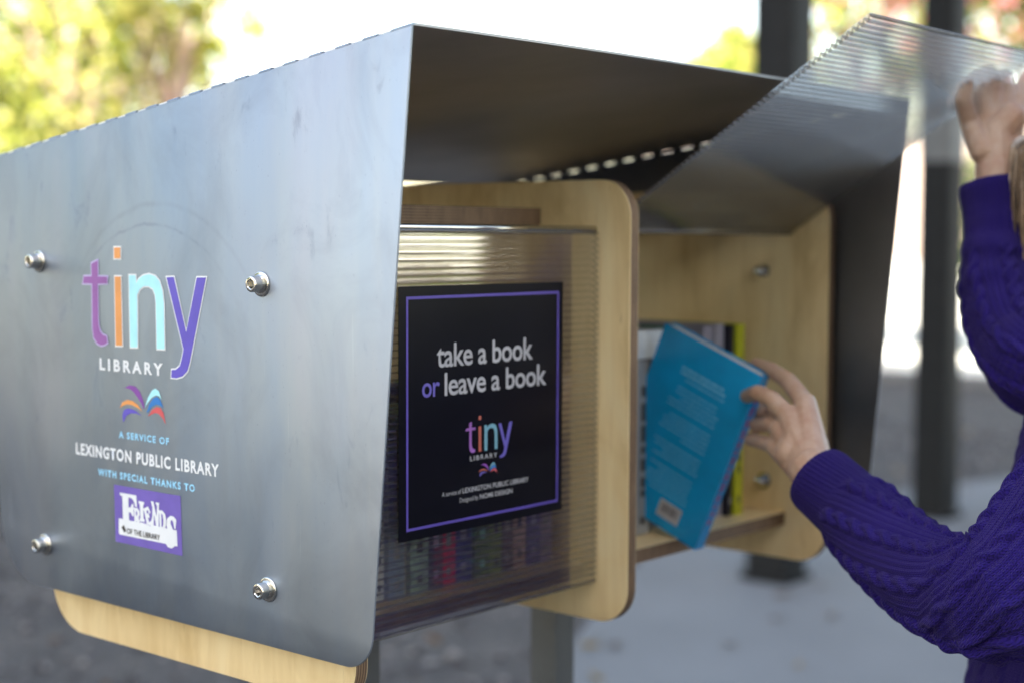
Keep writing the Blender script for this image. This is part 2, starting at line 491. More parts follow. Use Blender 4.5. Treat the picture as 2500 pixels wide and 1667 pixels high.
def tree(name, label, cat, base, h, r, leaves, mats, size, bark, seed, trunk_r=.16, clumps=26, lean=(0, 0), flat=.8, cz=None, group=None):
    rnd = random.Random(seed)
    t = empty(name, base, label, cat, group)
    bx, by, bz = base; cz = cz if cz is not None else h-r*flat
    top = Vector((bx+lean[0], by+lean[1], bz+cz))
    tr = MB()
    pts = [Vector(base).lerp(top, k/6)+Vector((rnd.uniform(-.06, .06), rnd.uniform(-.06, .06), 0))*k*.4 for k in range(7)]
    tr.tube(pts, [trunk_r*(1.25-.12*k) for k in range(7)], 10)
    for k in range(9):
        s = pts[rnd.randrange(3, 6)]
        a = rnd.uniform(0, 6.28); e = top+Vector((math.cos(a)*r*.75, math.sin(a)*r*.75, rnd.uniform(-.3, .7)*r*flat))
        m = (s+e)/2+Vector((0, 0, .15*r))
        tr.tube([s, m, e], [trunk_r*.5, trunk_r*.3, trunk_r*.1], 7)
    tr.build('trunk', bark, t, True)
    cr = MB(); crown(cr, top, r, leaves, size, rnd, clumps, flat, len(mats))
    cr.build('crown', mats, t)
    return t
bark = plain('pinkish_bark', (.50, .36, .29), .9, 0, .3, 8, .4)
dbark = plain('grey_brown_bark', (.12, .09, .07), .9, 0, .3, 8, .4)
ylw = [leaf('leaf_yellow_green', (.76, .70, .22)), leaf('leaf_lime', (.32, .36, .07)), leaf('leaf_deep_olive', (.07, .09, .03))]
grn = [leaf('leaf_green', (.09, .16, .03)), leaf('leaf_mid_green', (.05, .09, .025)), leaf('leaf_bright', (.20, .27, .05))]
pnk = [leaf('blossom_pink', (.75, .30, .30)), leaf('leaf_autumn', (.45, .22, .10)), leaf('leaf_soft_green', (.30, .40, .09))]
def gpt(px, py_, Z):   # a direction in the view turned into a place in the yard
    d = fw+r2*((px-1250)/3765)-u2*((py_-833.5)/3765)
    return d*Z
def yard(px, Z):
    p = gpt(px, 833, Z); return (p.x, p.y, ROOT_Z)
tree('yellow_green_tree', 'sunlit yellow green tree with a pinkish trunk left of the steel library', 'tree', (11.45, 17.1, ROOT_Z), 6.2, 2.25, 6500, ylw, .085, bark, 11, .15, 60, (.25, -.1), 1.0, 3.7)
tree('yellow_green_tree', 'taller yellow green tree at the far left edge behind the first', 'tree', yard(-150, 25), 8.5, 3.0, 8000, ylw, .11, dbark, 12, .22, 46, (0, 0), 1.0, 4.6)
tree('leaning_tree', 'slender leaning tree with a bare pinkish trunk in front of the yellow green crown', 'tree', yard(318, 17.5), 5.2, .9, 900, [ylw[0], ylw[1]], .08, bark, 19, .10, 14, (.70, -.25), .8, 3.9)
tree('low_olive_tree', 'low olive green bush under the left trees', 'bush', yard(60, 19), 2.6, 1.5, 5000, [ylw[2], ylw[1]], .07, dbark, 13, .08, 30, (0, 0), .7, 1.3)
tree('young_tree', 'young pale green tree far behind the roof sheet beside the first dark column', 'tree', yard(1800, 27), 5.2, 1.1, 2600, [ylw[0], grn[2]], .09, dbark, 14, .09, 22, (0, 0), .8, 4.25)
tree('sapling', 'thin sapling whose tip shows above the middle of the roof sheet', 'sapling', yard(1352, 24), 5.1, .16, 130, [ylw[0], ylw[1]], .06, dbark, 15, .03, 6, (0, 0), 1.6, 4.95)
tree('blossom_tree', 'tree with pink and lime foliage between the two dark columns', 'tree', yard(2130, 17), 5.6, 1.35, 2600, [pnk[0], ylw[0], pnk[2], pnk[2], grn[2]], .075, dbark, 16, .10, 40, (0, 0), 1.0, 4.15)
tree('blossom_tree', 'dark green tree with pink clusters right of the second dark column', 'tree', yard(2490, 14.5), 5.2, 1.2, 4200, [pnk[0], grn[0], grn[1], pnk[2], pnk[0]], .065, dbark, 17, .09, 36, (0, 0), 1.0, 4.0)
tree('green_shrub', 'leafy green shrub behind the raised purple cuff', 'shrub', yard(2560, 19), 3.6, 1.15, 3500, [grn[0], grn[1], grn[2]], .06, dbark, 18, .06, 30, (0, 0), 1.1, 1.75)
rt_ = random.Random(5)
for i in range(16):
    y = -78+i*8.2+rt_.uniform(-2, 2)
    if 16 < y < 60: continue
    tree('background_tree', 'broad dark green tree in the row beyond the plaza', 'tree', (76+rt_.uniform(-5, 5), y, ROOT_Z), 11, 5.0, 900, grn, .75, dbark, 40+i, .4, 22, (0, 0), .9, 6.0, group='trees in the row beyond the plaza')
for i, (x, y) in enumerate(((-11, 21), (-6, 25), (-16, 27), (-30, 44))):  # unseen trees added to darken what the left side panel reflects
    tree('reflection_tree', 'unseen green tree added away to the left to darken the steel panel reflection', 'tree', (x, y, ROOT_Z), 9, 3.4, 2400, grn, .32, dbark, 70+i, .25, 24, (0, 0), .9, 5.2, group='trees added at the left for the panel reflection')

# ------------------------------------------------------------ dark steel columns
def column(x, y, s, label, sleeve=False):
    c = empty('steel_column', (x, y, ROOT_Z), label, 'column')
    o = round_poly([(x-s/2, y-s/2), (x+s/2, y-s/2), (x+s/2, y+s/2), (x-s/2, y+s/2)], [.018]*4, 4)
    def pr(name, grow, z0, z1, m):
        cx, cy = x, y; k = 1+grow/s*2
        vs = [(cx+(a-cx)*k, cy+(b-cy)*k, z0) for a, b in o]+[(cx+(a-cx)*k, cy+(b-cy)*k, z1) for a, b in o]
        n = len(o)
        return smooth_by_angle(obj(name, vs, [tuple(range(n))[::-1], tuple(range(n, 2*n))]+[(i, (i+1) % n, n+(i+1) % n, n+i) for i in range(n)], m, c), 50)
    pr('shaft', 0, ROOT_Z+.05, 3.2, M['dark_steel'])
    pr('base_plate', .02, ROOT_Z+.037, ROOT_Z+.06, M['dark_steel'])
    if sleeve: pr('collar', .003, .37, .60, M['post'])
    return c
column(5.288, 3.138, .178, 'dark square steel column standing behind the open bay of the library')
column(7.018, 3.280, .170, 'dark square steel column with a pale grey collar, right of the library', True)
cn = MB(); cn.box(3.4, 8.8, 2.1, 4.4, 3.21, 3.34)
tag(cn.build('canopy', M['dark_steel']), 'flat dark canopy slab carried by the two steel columns', 'canopy')

# ------------------------------------------------------------ THE LIBRARY
XL, XR = .8182, 1.6200
lib = empty('tiny_library', (1.22, 1.12, ROOT_Z), 'folded steel and birch plywood book box with two clear flap doors on square posts', 'book box')
def ztop(y): return .157-.1400*(y-.797)
SHEET = .002
prof = [(.8425, -.335), (.7975, ztop(.7975)-.0022), (1.412, ztop(1.412)-.0022), (1.353, -.335)]
out = round_poly(prof, [.030, 0, 0, .062], 12)
for a, c in ((XL, XL+SHEET), (XR-SHEET, XR)):
    sp_ = slab_x('side_panel', out, a, c, [M['steel'], M['mill']], lib, .0004)
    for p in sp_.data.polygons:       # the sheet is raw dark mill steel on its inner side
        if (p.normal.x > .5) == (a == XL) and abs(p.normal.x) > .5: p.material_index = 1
# roof sheet, tabs of the perforated folds
def roofpt(x, y, dz=0): return (x, y, ztop(y)+dz)
rb = MB()
NX, NY = 16, 20
for dz in (0, -.002):
    b = len(rb.v)
    for i in range(NX+1):
        for j in range(NY+1):
            x = XL+.0035+(XR-XL-.007)*i/NX; y = .7975+.6145*j/NY
            w = math.sin(PI*i/NX)
            rb.v.append(roofpt(x, y, dz+.0016*w))
    for i in range(NX):
        for j in range(NY):
            a = b+i*(NY+1)+j
            q = (a, a+NY+1, a+NY+2, a+1); rb.f.append(q if dz == 0 else q[::-1]); rb.m.append(0 if dz == 0 else 1)
h = (NX+1)*(NY+1)
def rim(idx, mi=1):
    for a, c in zip(idx, idx[1:]): rb.f.append((a, c, c+h, a+h)); rb.m.append(mi)
rim([i*(NY+1) for i in range(NX+1)]); rim([i*(NY+1)+NY for i in range(NX+1)][::-1])
rim([j for j in range(NY+1)][::-1], 2); rim([NX*(NY+1)+j for j in range(NY+1)], 2)
rb.build('roof_sheet', [M['steel'], M['under'], M['cut']], lib)
tb = MB()
for side in (0, 1):
    xo = XL if side == 0 else XR; sg = 1 if side == 0 else -1
    y = .7975; first = True
    while y < 1.412:
        y2 = min(y+(.022 if first else .0145), 1.412); first = False
        # a small curved bridge: up the side, over to the roof
        ring = [(0, -.00215), (0, -.0018), (.0006, -.0005), (.0018, 0), (.00345, .0)]
        inn = [(.0018, -.00215), (.0019, -.0021), (.0022, -.00205), (.0030, -.0020), (.00345, -.0019)]
        vs = []
        for yy in (y, y2):
            for a, c in ring: vs.append((xo+sg*a, yy, ztop(yy)+c))
            for a, c in inn: vs.append((xo+sg*a, yy, ztop(yy)+c))
        fs = []
        for k in range(4):
            fs.append((k, k+1, 10+k+1, 10+k)); fs.append((5+k, 15+k, 15+k+1, 5+k+1))
            fs.append((k, 5+k, 5+k+1, k+1)); fs.append((10+k, 10+k+1, 15+k+1, 15+k))
        tb.add(vs, fs)
        y = y2+.0155 if y2 < 1.40 else 2
tag(tb.build('fold_bridges', M['steel'], lib), kind='stuff')
# plywood boards
ply = [(.8786, -.3785), (.8786, .0565), (1.365, .0565), (1.297, -.3785)]
po = round_poly(ply, [.036, .036, .05, .05], 10)
PLY_X = [(.8371, .8511), (1.2019, 1.2159), (1.5880, 1.6020)]
for (a, c), nm in zip(PLY_X, ('end_board', 'divider_board', 'end_board')):
    slab_x(nm, po, a, c, [M['birch'], M['edge']], lib, .0008, 0, 1)
BAYS = [(.8515, 1.2015), (1.2163, 1.5876)]
def board_z(name, x0, x1, y0, y1, z0, z1):
    m = MB(); m.box(x0, x1, y0, y1, z0, z1)
    m.m = [1, 1, 1, 1, 0, 0]
    o = m.build(name, [M['birch'], M['edgez']], lib)
    return o
for a, c in BAYS:
    board_z('shelf', a, c, .931, 1.262, -.3375, -.3225)
    r_ = MB(); r_.box(a, c, .9905, 1.0045, .0125, .0295); r_.m = [1]*6
    r_.build('top_rail', [M['birch'], M['edgez']], lib)
    r_ = MB(); r_.box(a, c, 1.235, 1.249, .0125, .0295); r_.m = [1]*6
    r_.build('top_rail', [M['birch'], M['edgez']], lib)
def cyl(mb, c, axis, r, l, n=24, mi=0, r1=None):
    c = Vector(c); ax = Vector(axis).normalized()
    mb.tube([c, c+ax*l], [r, r if r1 is None else r1], n, True, mi)
def bolt(x, y, z, sg, parent):
    """socket head cap screw with a washer, axis along X, sg=-1 head towards -X"""
    ax = Vector((sg, 0, 0))
    w = MB(); prof_ = [(.0001, .0101), (.0009, .0104), (.0017, .0100), (.0019, .0092), (.0019, .004)]
    n = 32; b = []
    for d, r in prof_:
        b.append([(x+sg*d, y+r*math.cos(2*PI*k/n), z+r*math.sin(2*PI*k/n)) for k in range(n)])
    vs = [v for r in b for v in r]
    fs = [(i*n+k, i*n+(k+1) % n, (i+1)*n+(k+1) % n, (i+1)*n+k) for i in range(4) for k in range(n)]
    w.add(vs, fs)
    hd = w.build('bolt', M['bolt'], parent, True)
    m = MB(); R = .0066; H = .0118; hx = .0034
    prof_ = [(.0019, .0076), (.0032, .0078), (.0040, .0070), (.0044, R), (H-.0010, R), (H-.0003, R-.0003), (H, R-.0010)]
    rings = [[(x+sg*d, y+r*math.cos(2*PI*k/24), z+r*math.sin(2*PI*k/24)) for k in range(24)] for d, r in prof_]
    for dd in (0, .0005, .0055):
        rr = hx+.0007 if dd == 0 else hx
        ring = []
        for k in range(24):
            a = 2*PI*k/24
            hexr = rr/math.cos(((a+PI/6) % (PI/3))-PI/6)
            ring.append((x+sg*(H-dd), y+hexr*math.cos(a), z+hexr*math.sin(a)))
        rings.append(ring)
    vs = [v for r in rings for v in r]
    fs = [(i*24+k, i*24+(k+1) % 24, (i+1)*24+(k+1) % 24, (i+1)*24+k) for i in range(len(rings)-1) for k in range(24)]
    fs.append(tuple((len(rings)-1)*24+k for k in range(24)))
    m.add(vs, fs)
    o = m.build('bolt_head', M['bolt'], hd)
    smooth_by_angle(o, 35)
    s = MB(); cyl(s, (x+sg*.0016, y, z), (-sg, 0, 0), .0042, .028, 16)
    s.build('bolt_shank', M['bolt'], hd, True)
    return hd
def nut(x, y, z, sg, parent):
    m = MB()
    cyl(m, (x, y, z), (sg, 0, 0), .0100, .0016, 28)
    cyl(m, (x+sg*.0016, y, z), (sg, 0, 0), .0074, .006, 6)
    m.tube([(x+sg*.0076, y, z), (x+sg*.0105, y, z), (x+sg*.0125, y, z)], [.0070, .0055, .002], 20)
    smooth_by_angle(m.build('nut', M['bolt'], parent), 30)
for (y, z) in ((1.2879, -.0240), (.9669, -.0383), (1.2847, -.2936), (.9609, -.2876)):
    bolt(XL-.0001, y, z, -1, lib); bolt(XR+.0001, y, z, 1, lib)
    nut(.8512, y, z, 1, lib); nut(1.5879, y, z, -1, lib)
# stand: square tubes, cross tubes, base plates
for (x0, x1) in ((1.047, 1.082), (1.365, 1.400)):
    pp = MB(); pp.box(x0, x1, 1.100, 1.137, ROOT_Z+.012, -.3395); pp.build('post', M['post'], lib)
    pp = MB(); pp.box(x0-.06, x1+.06, 1.03, 1.21, ROOT_Z+.003, ROOT_Z+.0115); pp.build('base_plate', M['post'], lib)
pp = MB(); pp.box(.8515, 1.5875, 1.1005, 1.1365, -.3395, -.3378); pp.build('mounting_strip', M['post'], lib)

# ------------------------------------------------------------ flap doors (built closed, hinge along X at the top)
def door(x0, x1, hy, hz, length, angle, parent, side=-1):
    """twin wall sheet: local s runs down from the hinge, local n outward"""
    ca, sa = math.cos(angle), math.sin(angle)
    def P(x, s, n):   # closed: s -> -z, n -> side*y
        y = n*side; z = -s
        # rotate about X so the lower edge swings outward
        return (x, hy+y*ca+side*s*sa, hz-s*ca+(n*sa))
    PITCH = .0062; T = .0060
    N = int(length/PITCH)
    d = MB()
    for sd, n0, bulge in ((0, T, .00009), (1, 0, -.00004)):
        b = len(d.v); prof_ = []
        for k in range(N):
            for q in range(4):
                fr = q/4; prof_.append((k*PITCH+fr*PITCH, n0+bulge*math.sin(PI*fr)))
        prof_.append((N*PITCH, n0))
        for (s, n) in prof_: d.v += [P(x0, s, n), P(x1, s, n)]
        for i in range(len(prof_)-1):
            d.f.append((b+2*i, b+2*i+1, b+2*i+3, b+2*i+2)); d.m.append(0)
    o = d.build('door', M['poly' if angle else 'polyc'], parent)
    r = MB()
    for k in range(N+1):
        s = k*PITCH; w = .00045
        r.add([P(x, s+a, n) for x in (x0, x1) for a in (-w, w) for n in (.0004, T-.0003)],
              [(0, 1, 3, 2), (4, 6, 7, 5), (0, 4, 5, 1), (2, 3, 7, 6)])
        if k < N and k % 1 == 0:    # short diagonal web seen at the open flute ends
            for xe, ww in ((x0, .004), (x1-.004, .004)):
                r.add([P(xe, s+.0005, .0006), P(xe+ww, s+.0005, .0006), P(xe+ww, s+PITCH-.0005, T-.0006), P(xe, s+PITCH-.0005, T-.0006)], [(0, 1, 2, 3)])
    tag(r.build('flute_ribs', M['rib'], o), kind='stuff')
    hb = MB(); hb.tube([(x0-.0003, hy, hz+.0045), (x1+.0003, hy, hz+.0045)], .0032, 16)
    hb.build('hinge_rod', M['bolt'], o, True)
    eg = MB(); eg.tube([P(x0, -.0015, .0015), P(x1, -.0015, .0015)], .0026, 10); eg.build('edge_trim', M['rib'], o, True)
    eg = MB(); eg.tube([P(x0, N*PITCH+.0008, .003), P(x1, N*PITCH+.0008, .003)], .0018, 8)
    eg.build('edge_trim', M['rib'], o, True)
    return o
door1 = door(BAYS[0][0]+.003, BAYS[0][1]-.002, .9206, .004, .346, 0, lib)
door2 = door(BAYS[1][0]+.004, BAYS[1][1]-.003, .9250, .006, .346, math.radians(122.5), lib)
for a, c in BAYS: door(a+.003, c-.003, 1.262, .004, .330, math.radians(-0.0), lib, 1)

# ------------------------------------------------------------ flat print
def offset_poly(pts, d):
    n = len(pts); area = sum(pts[i][0]*pts[(i+1) % n][1]-pts[(i+1) % n][0]*pts[i][1] for i in range(n))
    sg = 1 if area > 0 else -1
    out = []
    for i in range(n):
        p0 = Vector(pts[i-1]); p = Vector(pts[i]); p1 = Vector(pts[(i+1) % n])
        a = (p-p0).normalized(); b = (p1-p).normalized()
        na = Vector((a.y, -a.x))*sg; nb = Vector((b.y, -b.x))*sg
        m = (na+nb)
        if m.length < 1e-6: m = na
        m.normalize(); k = d/max(.45, m.dot(na))
        out.append(tuple(p+m*k))
    return out
def flat_x(name, polys, x, mat, parent):
    """polys in (Y,Z) mm, on plane X"""
    m = MB()
    for i, p in enumerate(polys):
        m.add([(x-.00002*i, y/1000, z/1000) for y, z in p], [tuple(range(len(p)))])
    return m.build(name, mat, parent)
def flat_y(name, polys, y, mat, parent):
    m = MB()
    for i, p in enumerate(polys):
        m.add([(x/1000, y-.00002*i, z/1000) for x, z in p], [tuple(range(len(p)))])
    return m.build(name, mat, parent)
def text_mesh(body, bold=0, spacing=1.0):
    cu = bpy.data.curves.new('lettering', 'FONT'); cu.body = body; cu.size = 1
    cu.offset = bold; cu.space_character = spacing; cu.resolution_u = 3
    o = bpy.data.objects.new('lettering', cu); COL.objects.link(o)
    dg = bpy.context.evaluated_depsgraph_get()
    me = bpy.data.meshes.new_from_object(o.evaluated_get(dg))
    bpy.data.objects.remove(o); bpy.data.curves.remove(cu)
    return me
def text_at(name, body, mat, parent, plane, c, u0, u1, v0, v1, bold=.02, spacing=1.0, slant=0):
    """fits the text into the rectangle; plane 'X' -> u=Y (runs towards -Y), 'Y' -> u=X"""
    me = text_mesh(body, bold, spacing)
    xs = [v.co.x for v in me.vertices]; ys = [v.co.y for v in me.vertices]
    a, b, cc, d = min(xs), max(xs), min(ys), max(ys)
    for v in me.vertices:
        u = (u0+(u1-u0)*(v.co.x-a)/(b-a))/1000; w = (v0+(v1-v0)*(v.co.y-cc)/(d-cc))/1000
        v.co = (c, u, w) if plane == 'X' else (u, c, w)
    me.materials.clear(); me.materials.append(mat); me.update()
    me.name = name
    return link(name, me, parent)
TINY = {
 't': [(1193.2, -22.2), (1193.2, -36.7), (1178.6, -36.7), (1179.3, -42.6), (1193.4, -43.3), (1193.5, -74.1), (1193.0, -80.8), (1190.8, -86.2), (1186.9, -89.2), (1181.1, -90.2), (1179.8, -95.7), (1183.9, -97.9), (1189.6, -98.8), (1195.6, -97.0), (1200.8, -92.2), (1202.5, -84.5), (1202.3, -43.3), (1216.8, -43.4), (1214.8, -37.1), (1202.7, -36.7), (1203.0, -25.1)],
 'dot': [(1167.8, -10.2), (1158.3, -10.1), (1158.5, -19.9), (1168.0, -20.0)],
 'stem': [(1167.5, -36.2), (1158.3, -36.1), (1157.3, -97.4), (1167.2, -97.8)],
 'n': [(1146.1, -34.7), (1136.6, -34.6), (1135.5, -41.8), (1131.5, -37.5), (1125.6, -34.7), (1116.7, -33.2), (1108.0, -34.7), (1102.0, -39.0), (1097.9, -47.3), (1096.3, -57.9), (1095.8, -97.4), (1106.6, -97.6), (1107.2, -58.2), (1108.3, -50.8), (1111.7, -45.6), (1117.8, -43.6), (1124.9, -44.0), (1130.2, -46.6), (1134.3, -51.5), (1134.9, -97.7), (1145.3, -98.0)],
 'y': [(1092.0, -35.4), (1081.7, -35.0), (1065.4, -81.7), (1050.2, -34.8), (1037.9, -34.5), (1060.8, -106.8), (1064.2, -114.3), (1071.0, -119.4), (1079.5, -121.5), (1086.8, -121.4), (1086.2, -114.7), (1080.2, -114.2), (1074.6, -110.7), (1071.6, -104.2), (1069.3, -96.2)]}
BOOKLOGO = {
 'violet': [(1155.4, -135.0), (1147.6, -132.1), (1138.9, -132.5), (1132.3, -136.9), (1127.6, -144.2), (1125.9, -151.0), (1127.2, -151.7), (1130.5, -147.3), (1136.2, -141.9), (1141.9, -137.6), (1147.6, -135.3)],
 'orange': [(1162.7, -153.7), (1158.7, -148.1), (1150.8, -145.2), (1143.0, -145.8), (1135.4, -148.8), (1129.2, -154.1), (1136.4, -151.4), (1144.1, -149.4), (1151.8, -149.4), (1157.7, -151.0)],
 'indigo': [(1157.7, -166.3), (1158.9, -159.3), (1156.2, -154.7), (1150.0, -152.8), (1141.2, -153.5), (1129.8, -158.0), (1138.4, -156.6), (1146.2, -156.9), (1153.0, -159.8)],
 'cyan': [(1125.5, -150.4), (1120.9, -141.4), (1115.1, -134.6), (1109.8, -132.3), (1104.8, -134.5), (1100.9, -141.7), (1104.9, -138.9), (1109.6, -138.6), (1115.2, -141.0), (1121.0, -145.8)],
 'blue': [(1123.1, -154.8), (1119.1, -147.0), (1113.4, -141.4), (1107.7, -139.5), (1103.1, -141.8), (1098.6, -148.9), (1103.2, -147.0), (1108.8, -146.5), (1115.4, -149.0), (1120.8, -154.1)],
 'red': [(1121.2, -158.1), (1115.5, -151.9), (1108.8, -148.6), (1103.2, -148.9), (1098.7, -152.9), (1095.5, -163.0), (1099.7, -158.2), (1105.2, -154.6), (1109.9, -153.8), (1115.5, -155.6)]}
FR = {
 'banner': [(1166.0, -253.7), (1160.1, -253.5), (1149.1, -253.8), (1125.2, -253.4), (1095.0, -254.1), (1081.4, -254.0), (1080.7, -268.1), (1096.4, -267.9), (1164.8, -268.4), (1166.3, -266.9)],
 'F': [(1163.9, -230.4), (1139.7, -230.3), (1138.7, -239.8), (1141.0, -239.9), (1142.1, -236.5), (1144.8, -233.7), (1147.9, -232.6), (1151.4, -232.8), (1151.4, -242.7), (1147.7, -241.8), (1145.3, -238.2), (1144.1, -238.6), (1143.7, -249.1), (1145.5, -248.6), (1147.4, -246.3), (1150.9, -245.7), (1150.8, -253.3), (1149.1, -254.3), (1149.2, -256.2), (1161.0, -256.2), (1160.1, -254.2), (1159.3, -253.2), (1160.0, -232.8), (1163.6, -231.8)],
 'R': [(1143.4, -241.8), (1138.0, -241.4), (1135.3, -243.7), (1135.0, -246.9), (1136.6, -249.4), (1135.1, -254.0), (1133.6, -256.1), (1136.7, -256.0), (1138.6, -253.0), (1139.7, -250.8), (1139.8, -255.0), (1138.7, -256.3), (1142.5, -256.3), (1142.1, -253.9), (1142.3, -243.5)],
 'I': [(1135.7, -234.8), (1128.2, -234.9), (1127.9, -236.2), (1129.4, -237.1), (1129.3, -249.5), (1127.4, -250.7), (1127.8, -252.1), (1134.7, -252.5), (1134.3, -250.3), (1133.1, -249.5), (1134.0, -236.9), (1135.7, -235.7)],
 'E': [(1128.7, -241.0), (1122.2, -238.1), (1118.9, -242.6), (1120.0, -243.7), (1122.6, -240.7), (1124.9, -241.9), (1123.8, -245.1), (1121.5, -243.9), (1120.1, -247.4), (1121.6, -247.6), (1123.1, -246.9), (1120.9, -252.2), (1117.5, -250.4), (1116.7, -248.0), (1114.5, -253.3), (1124.4, -255.0), (1124.0, -253.1), (1127.3, -243.6)],
 'N': [(1117.5, -232.9), (1114.5, -232.8), (1109.9, -246.2), (1108.5, -235.8), (1110.7, -233.8), (1110.4, -233.0), (1106.2, -233.2), (1106.6, -234.7), (1107.4, -256.6), (1109.3, -257.3), (1113.6, -242.9), (1114.5, -253.7), (1116.4, -253.5), (1115.3, -237.6)],
 'D': [(1107.5, -239.6), (1101.5, -239.4), (1097.8, -242.0), (1096.4, -246.9), (1096.9, -252.0), (1098.8, -255.2), (1105.5, -255.6), (1105.1, -253.0), (1105.6, -242.0)],
 'S': [(1082.0, -245.3), (1083.2, -252.8), (1084.3, -252.5), (1085.7, -247.4), (1087.9, -245.4), (1090.1, -246.3), (1090.2, -249.3), (1086.9, -254.0), (1083.7, -258.6), (1083.4, -264.1), (1085.3, -268.7), (1089.0, -270.6), (1093.9, -270.1), (1096.8, -267.7), (1095.6, -263.4), (1092.3, -267.6), (1089.4, -268.5), (1087.9, -265.6), (1089.3, -261.2), (1093.2, -256.1), (1095.4, -251.3), (1094.5, -245.7), (1090.0, -242.6), (1085.6, -242.8)]}
FR_H = [[(1102.6, -241.6), (1100.8, -242.8), (1100.0, -247.3), (1100.2, -251.5), (1101.5, -253.7), (1102.5, -253.2)], [(1139.6, -243.7), (1138.0, -244.0), (1137.6, -246.3), (1139.3, -248.8)]]
X0 = XL-.00025
cols = dict(t=('lilac', 'plum'), dot=('white', 'orange'), stem=('white', 'orange'), n=('white', 'cyan'), y=('white', 'indigo'))
plate = flat_x('logo_lettering', [offset_poly(p, 1.25) for k, p in TINY.items() if k != 't'], X0, M['white'], lib)
flat_x('logo_lettering', [offset_poly(TINY['t'], 1.3)], X0-.0001, M['lilac'], lib)
for k, p in TINY.items(): flat_x('logo_lettering', [p], X0-.0003, M[cols[k][1]], lib)
for k, p in BOOKLOGO.items(): flat_x('book_emblem', [p], X0, M[k], lib)
text_at('lettering', 'LIBRARY', M['white'], lib, 'X', X0, 1192.6, 1099.0, -121.0, -110.0, .036, 1.45)
text_at('lettering', 'A SERVICE OF', M['sky_vinyl'], lib, 'X', X0, 1164.7, 1091.3, -180.6, -174.3, .034, 1.25)
text_at('lettering', 'LEXINGTON PUBLIC LIBRARY', M['white'], lib, 'X', X0, 1232.1, 1023.4, -201.8, -190.7, .034, 1.16)
text_at('lettering', 'WITH SPECIAL THANKS TO', M['sky_vinyl'], lib, 'X', X0, 1197.5, 1056.0, -218.0, -211.4, .034, 1.25)
pl_ = flat_x('friends_plate', [[(1173.2, -223.8), (1075.9, -223.4), (1074.2, -275.6), (1171.4, -275.6)]], X0, M['plate'], lib)
flat_x('plate_lettering', [FR['banner']]+[offset_poly(FR[k], .35) for k in 'FRIENDS'], X0-.0002, M['white'], pl_)
flat_x('plate_lettering', FR_H, X0-.0006, M['plate'], pl_)
flat_x('book_icon', [[(1158.2, -258.8), (1154.8, -263.8), (1157.6, -265.5), (1161.5, -261.3)]], X0-.0006, M['ink'], pl_)
text_at('plate_lettering', 'OF THE LIBRARY', M['ink'], pl_, 'X', X0-.0006, 1153.3, 1105.0, -266.0, -261.0, .012, 1.0)
flat_x('plate_lettering', [[(a, z) for a, z in ((1131.5+i*0.1, -252.6), (1131.5+i*.1, -252.9), (1118.0, -254.9), (1118.0, -254.6))] for i in range(1)], X0-.0007, M['plate'], pl_)
# poster on the closed flap
YP = .9134
post = MB(); post.box(.9211, 1.1420, YP, YP+.0004, -.2585, -.0415)
poster = post.build('poster', M['black'], door1)
bx0, bx1, bz0, bz1, bt = 930.1, 1135.6, -250.3, -50.2, 2.4
flat_y('poster_border', [[(bx0, bz0), (bx1, bz0), (bx1, bz0+bt), (bx0, bz0+bt)], [(bx0, bz1-bt), (bx1, bz1-bt), (bx1, bz1), (bx0, bz1)],
                         [(bx0, bz0+bt), (bx0+bt, bz0+bt), (bx0+bt, bz1-bt), (bx0, bz1-bt)], [(bx1-bt, bz0+bt), (bx1, bz0+bt), (bx1, bz1-bt), (bx1-bt, bz1-bt)]], YP-.0002, M['border'], door1)
text_at('poster_lettering', 'take a book', M['paper'], door1, 'Y', YP-.0002, 967.9, 1097.6, -112.5, -91.8, .012, .95)
text_at('poster_lettering', 'or', M['indigo_print'], door1, 'Y', YP-.0002, 949.5, 971.5, -137.2, -124.5, .012, .95)
text_at('poster_lettering', 'leave a book', M['paper'], door1, 'Y', YP-.0002, 977.8, 1117.6, -137.5, -117.4, .012, .95)
def remap(p, plx=(1216.8, 1037.9), plz=(-10.1, -121.5), tx=(1004.7, 1068.8), tz=(-158.6, -199.4)):
    return [(tx[0]+(tx[1]-tx[0])*(a-plx[0])/(plx[1]-plx[0]), tz[0]+(tz[1]-tz[0])*(b-plz[0])/(plz[1]-plz[0])) for a, b in p]
for k, mm in (('t', 'plum'), ('dot', 'coral'), ('stem', 'coral'), ('n', 'teal_print'), ('y', 'indigo_print')):
    flat_y('poster_lettering', [remap(TINY[k])], YP-.0002, M[mm], door1)
text_at('poster_lettering', 'LIBRARY', M['paper'], door1, 'Y', YP-.0002, 1011.1, 1047.7, -198.0, -193.8, .012, 1.35)
for k, mm in (('violet', 'violet'), ('orange', 'coral'), ('indigo', 'indigo_print'), ('cyan', 'teal_print'), ('blue', 'blue'), ('red', 'red')):
    flat_y('poster_emblem', [remap(BOOKLOGO[k], (1162.7, 1095.5), (-132.1, -166.3), (1022.4, 1047.8), (-202.3, -213.9))], YP-.0002, M[mm], door1)
text_at('poster_lettering', 'A service of', M['paper'], door1, 'Y', YP-.0002, 974.5, 999.2, -225.8, -221.6, 0, 1)
text_at('poster_lettering', 'LEXINGTON PUBLIC LIBRARY', M['paper'], door1, 'Y', YP-.0002, 1001, 1091.9, -225.8, -221.2, .015, 1)
text_at('poster_lettering', 'Designed by', M['paper'], door1, 'Y', YP-.0002, 997.5, 1022, -234.9, -229.6, 0, 1)
text_at('poster_lettering', 'NOMI DESIGN', M['paper'], door1, 'Y', YP-.0002, 1024.4, 1068.9, -233.7, -229.4, .015, 1)

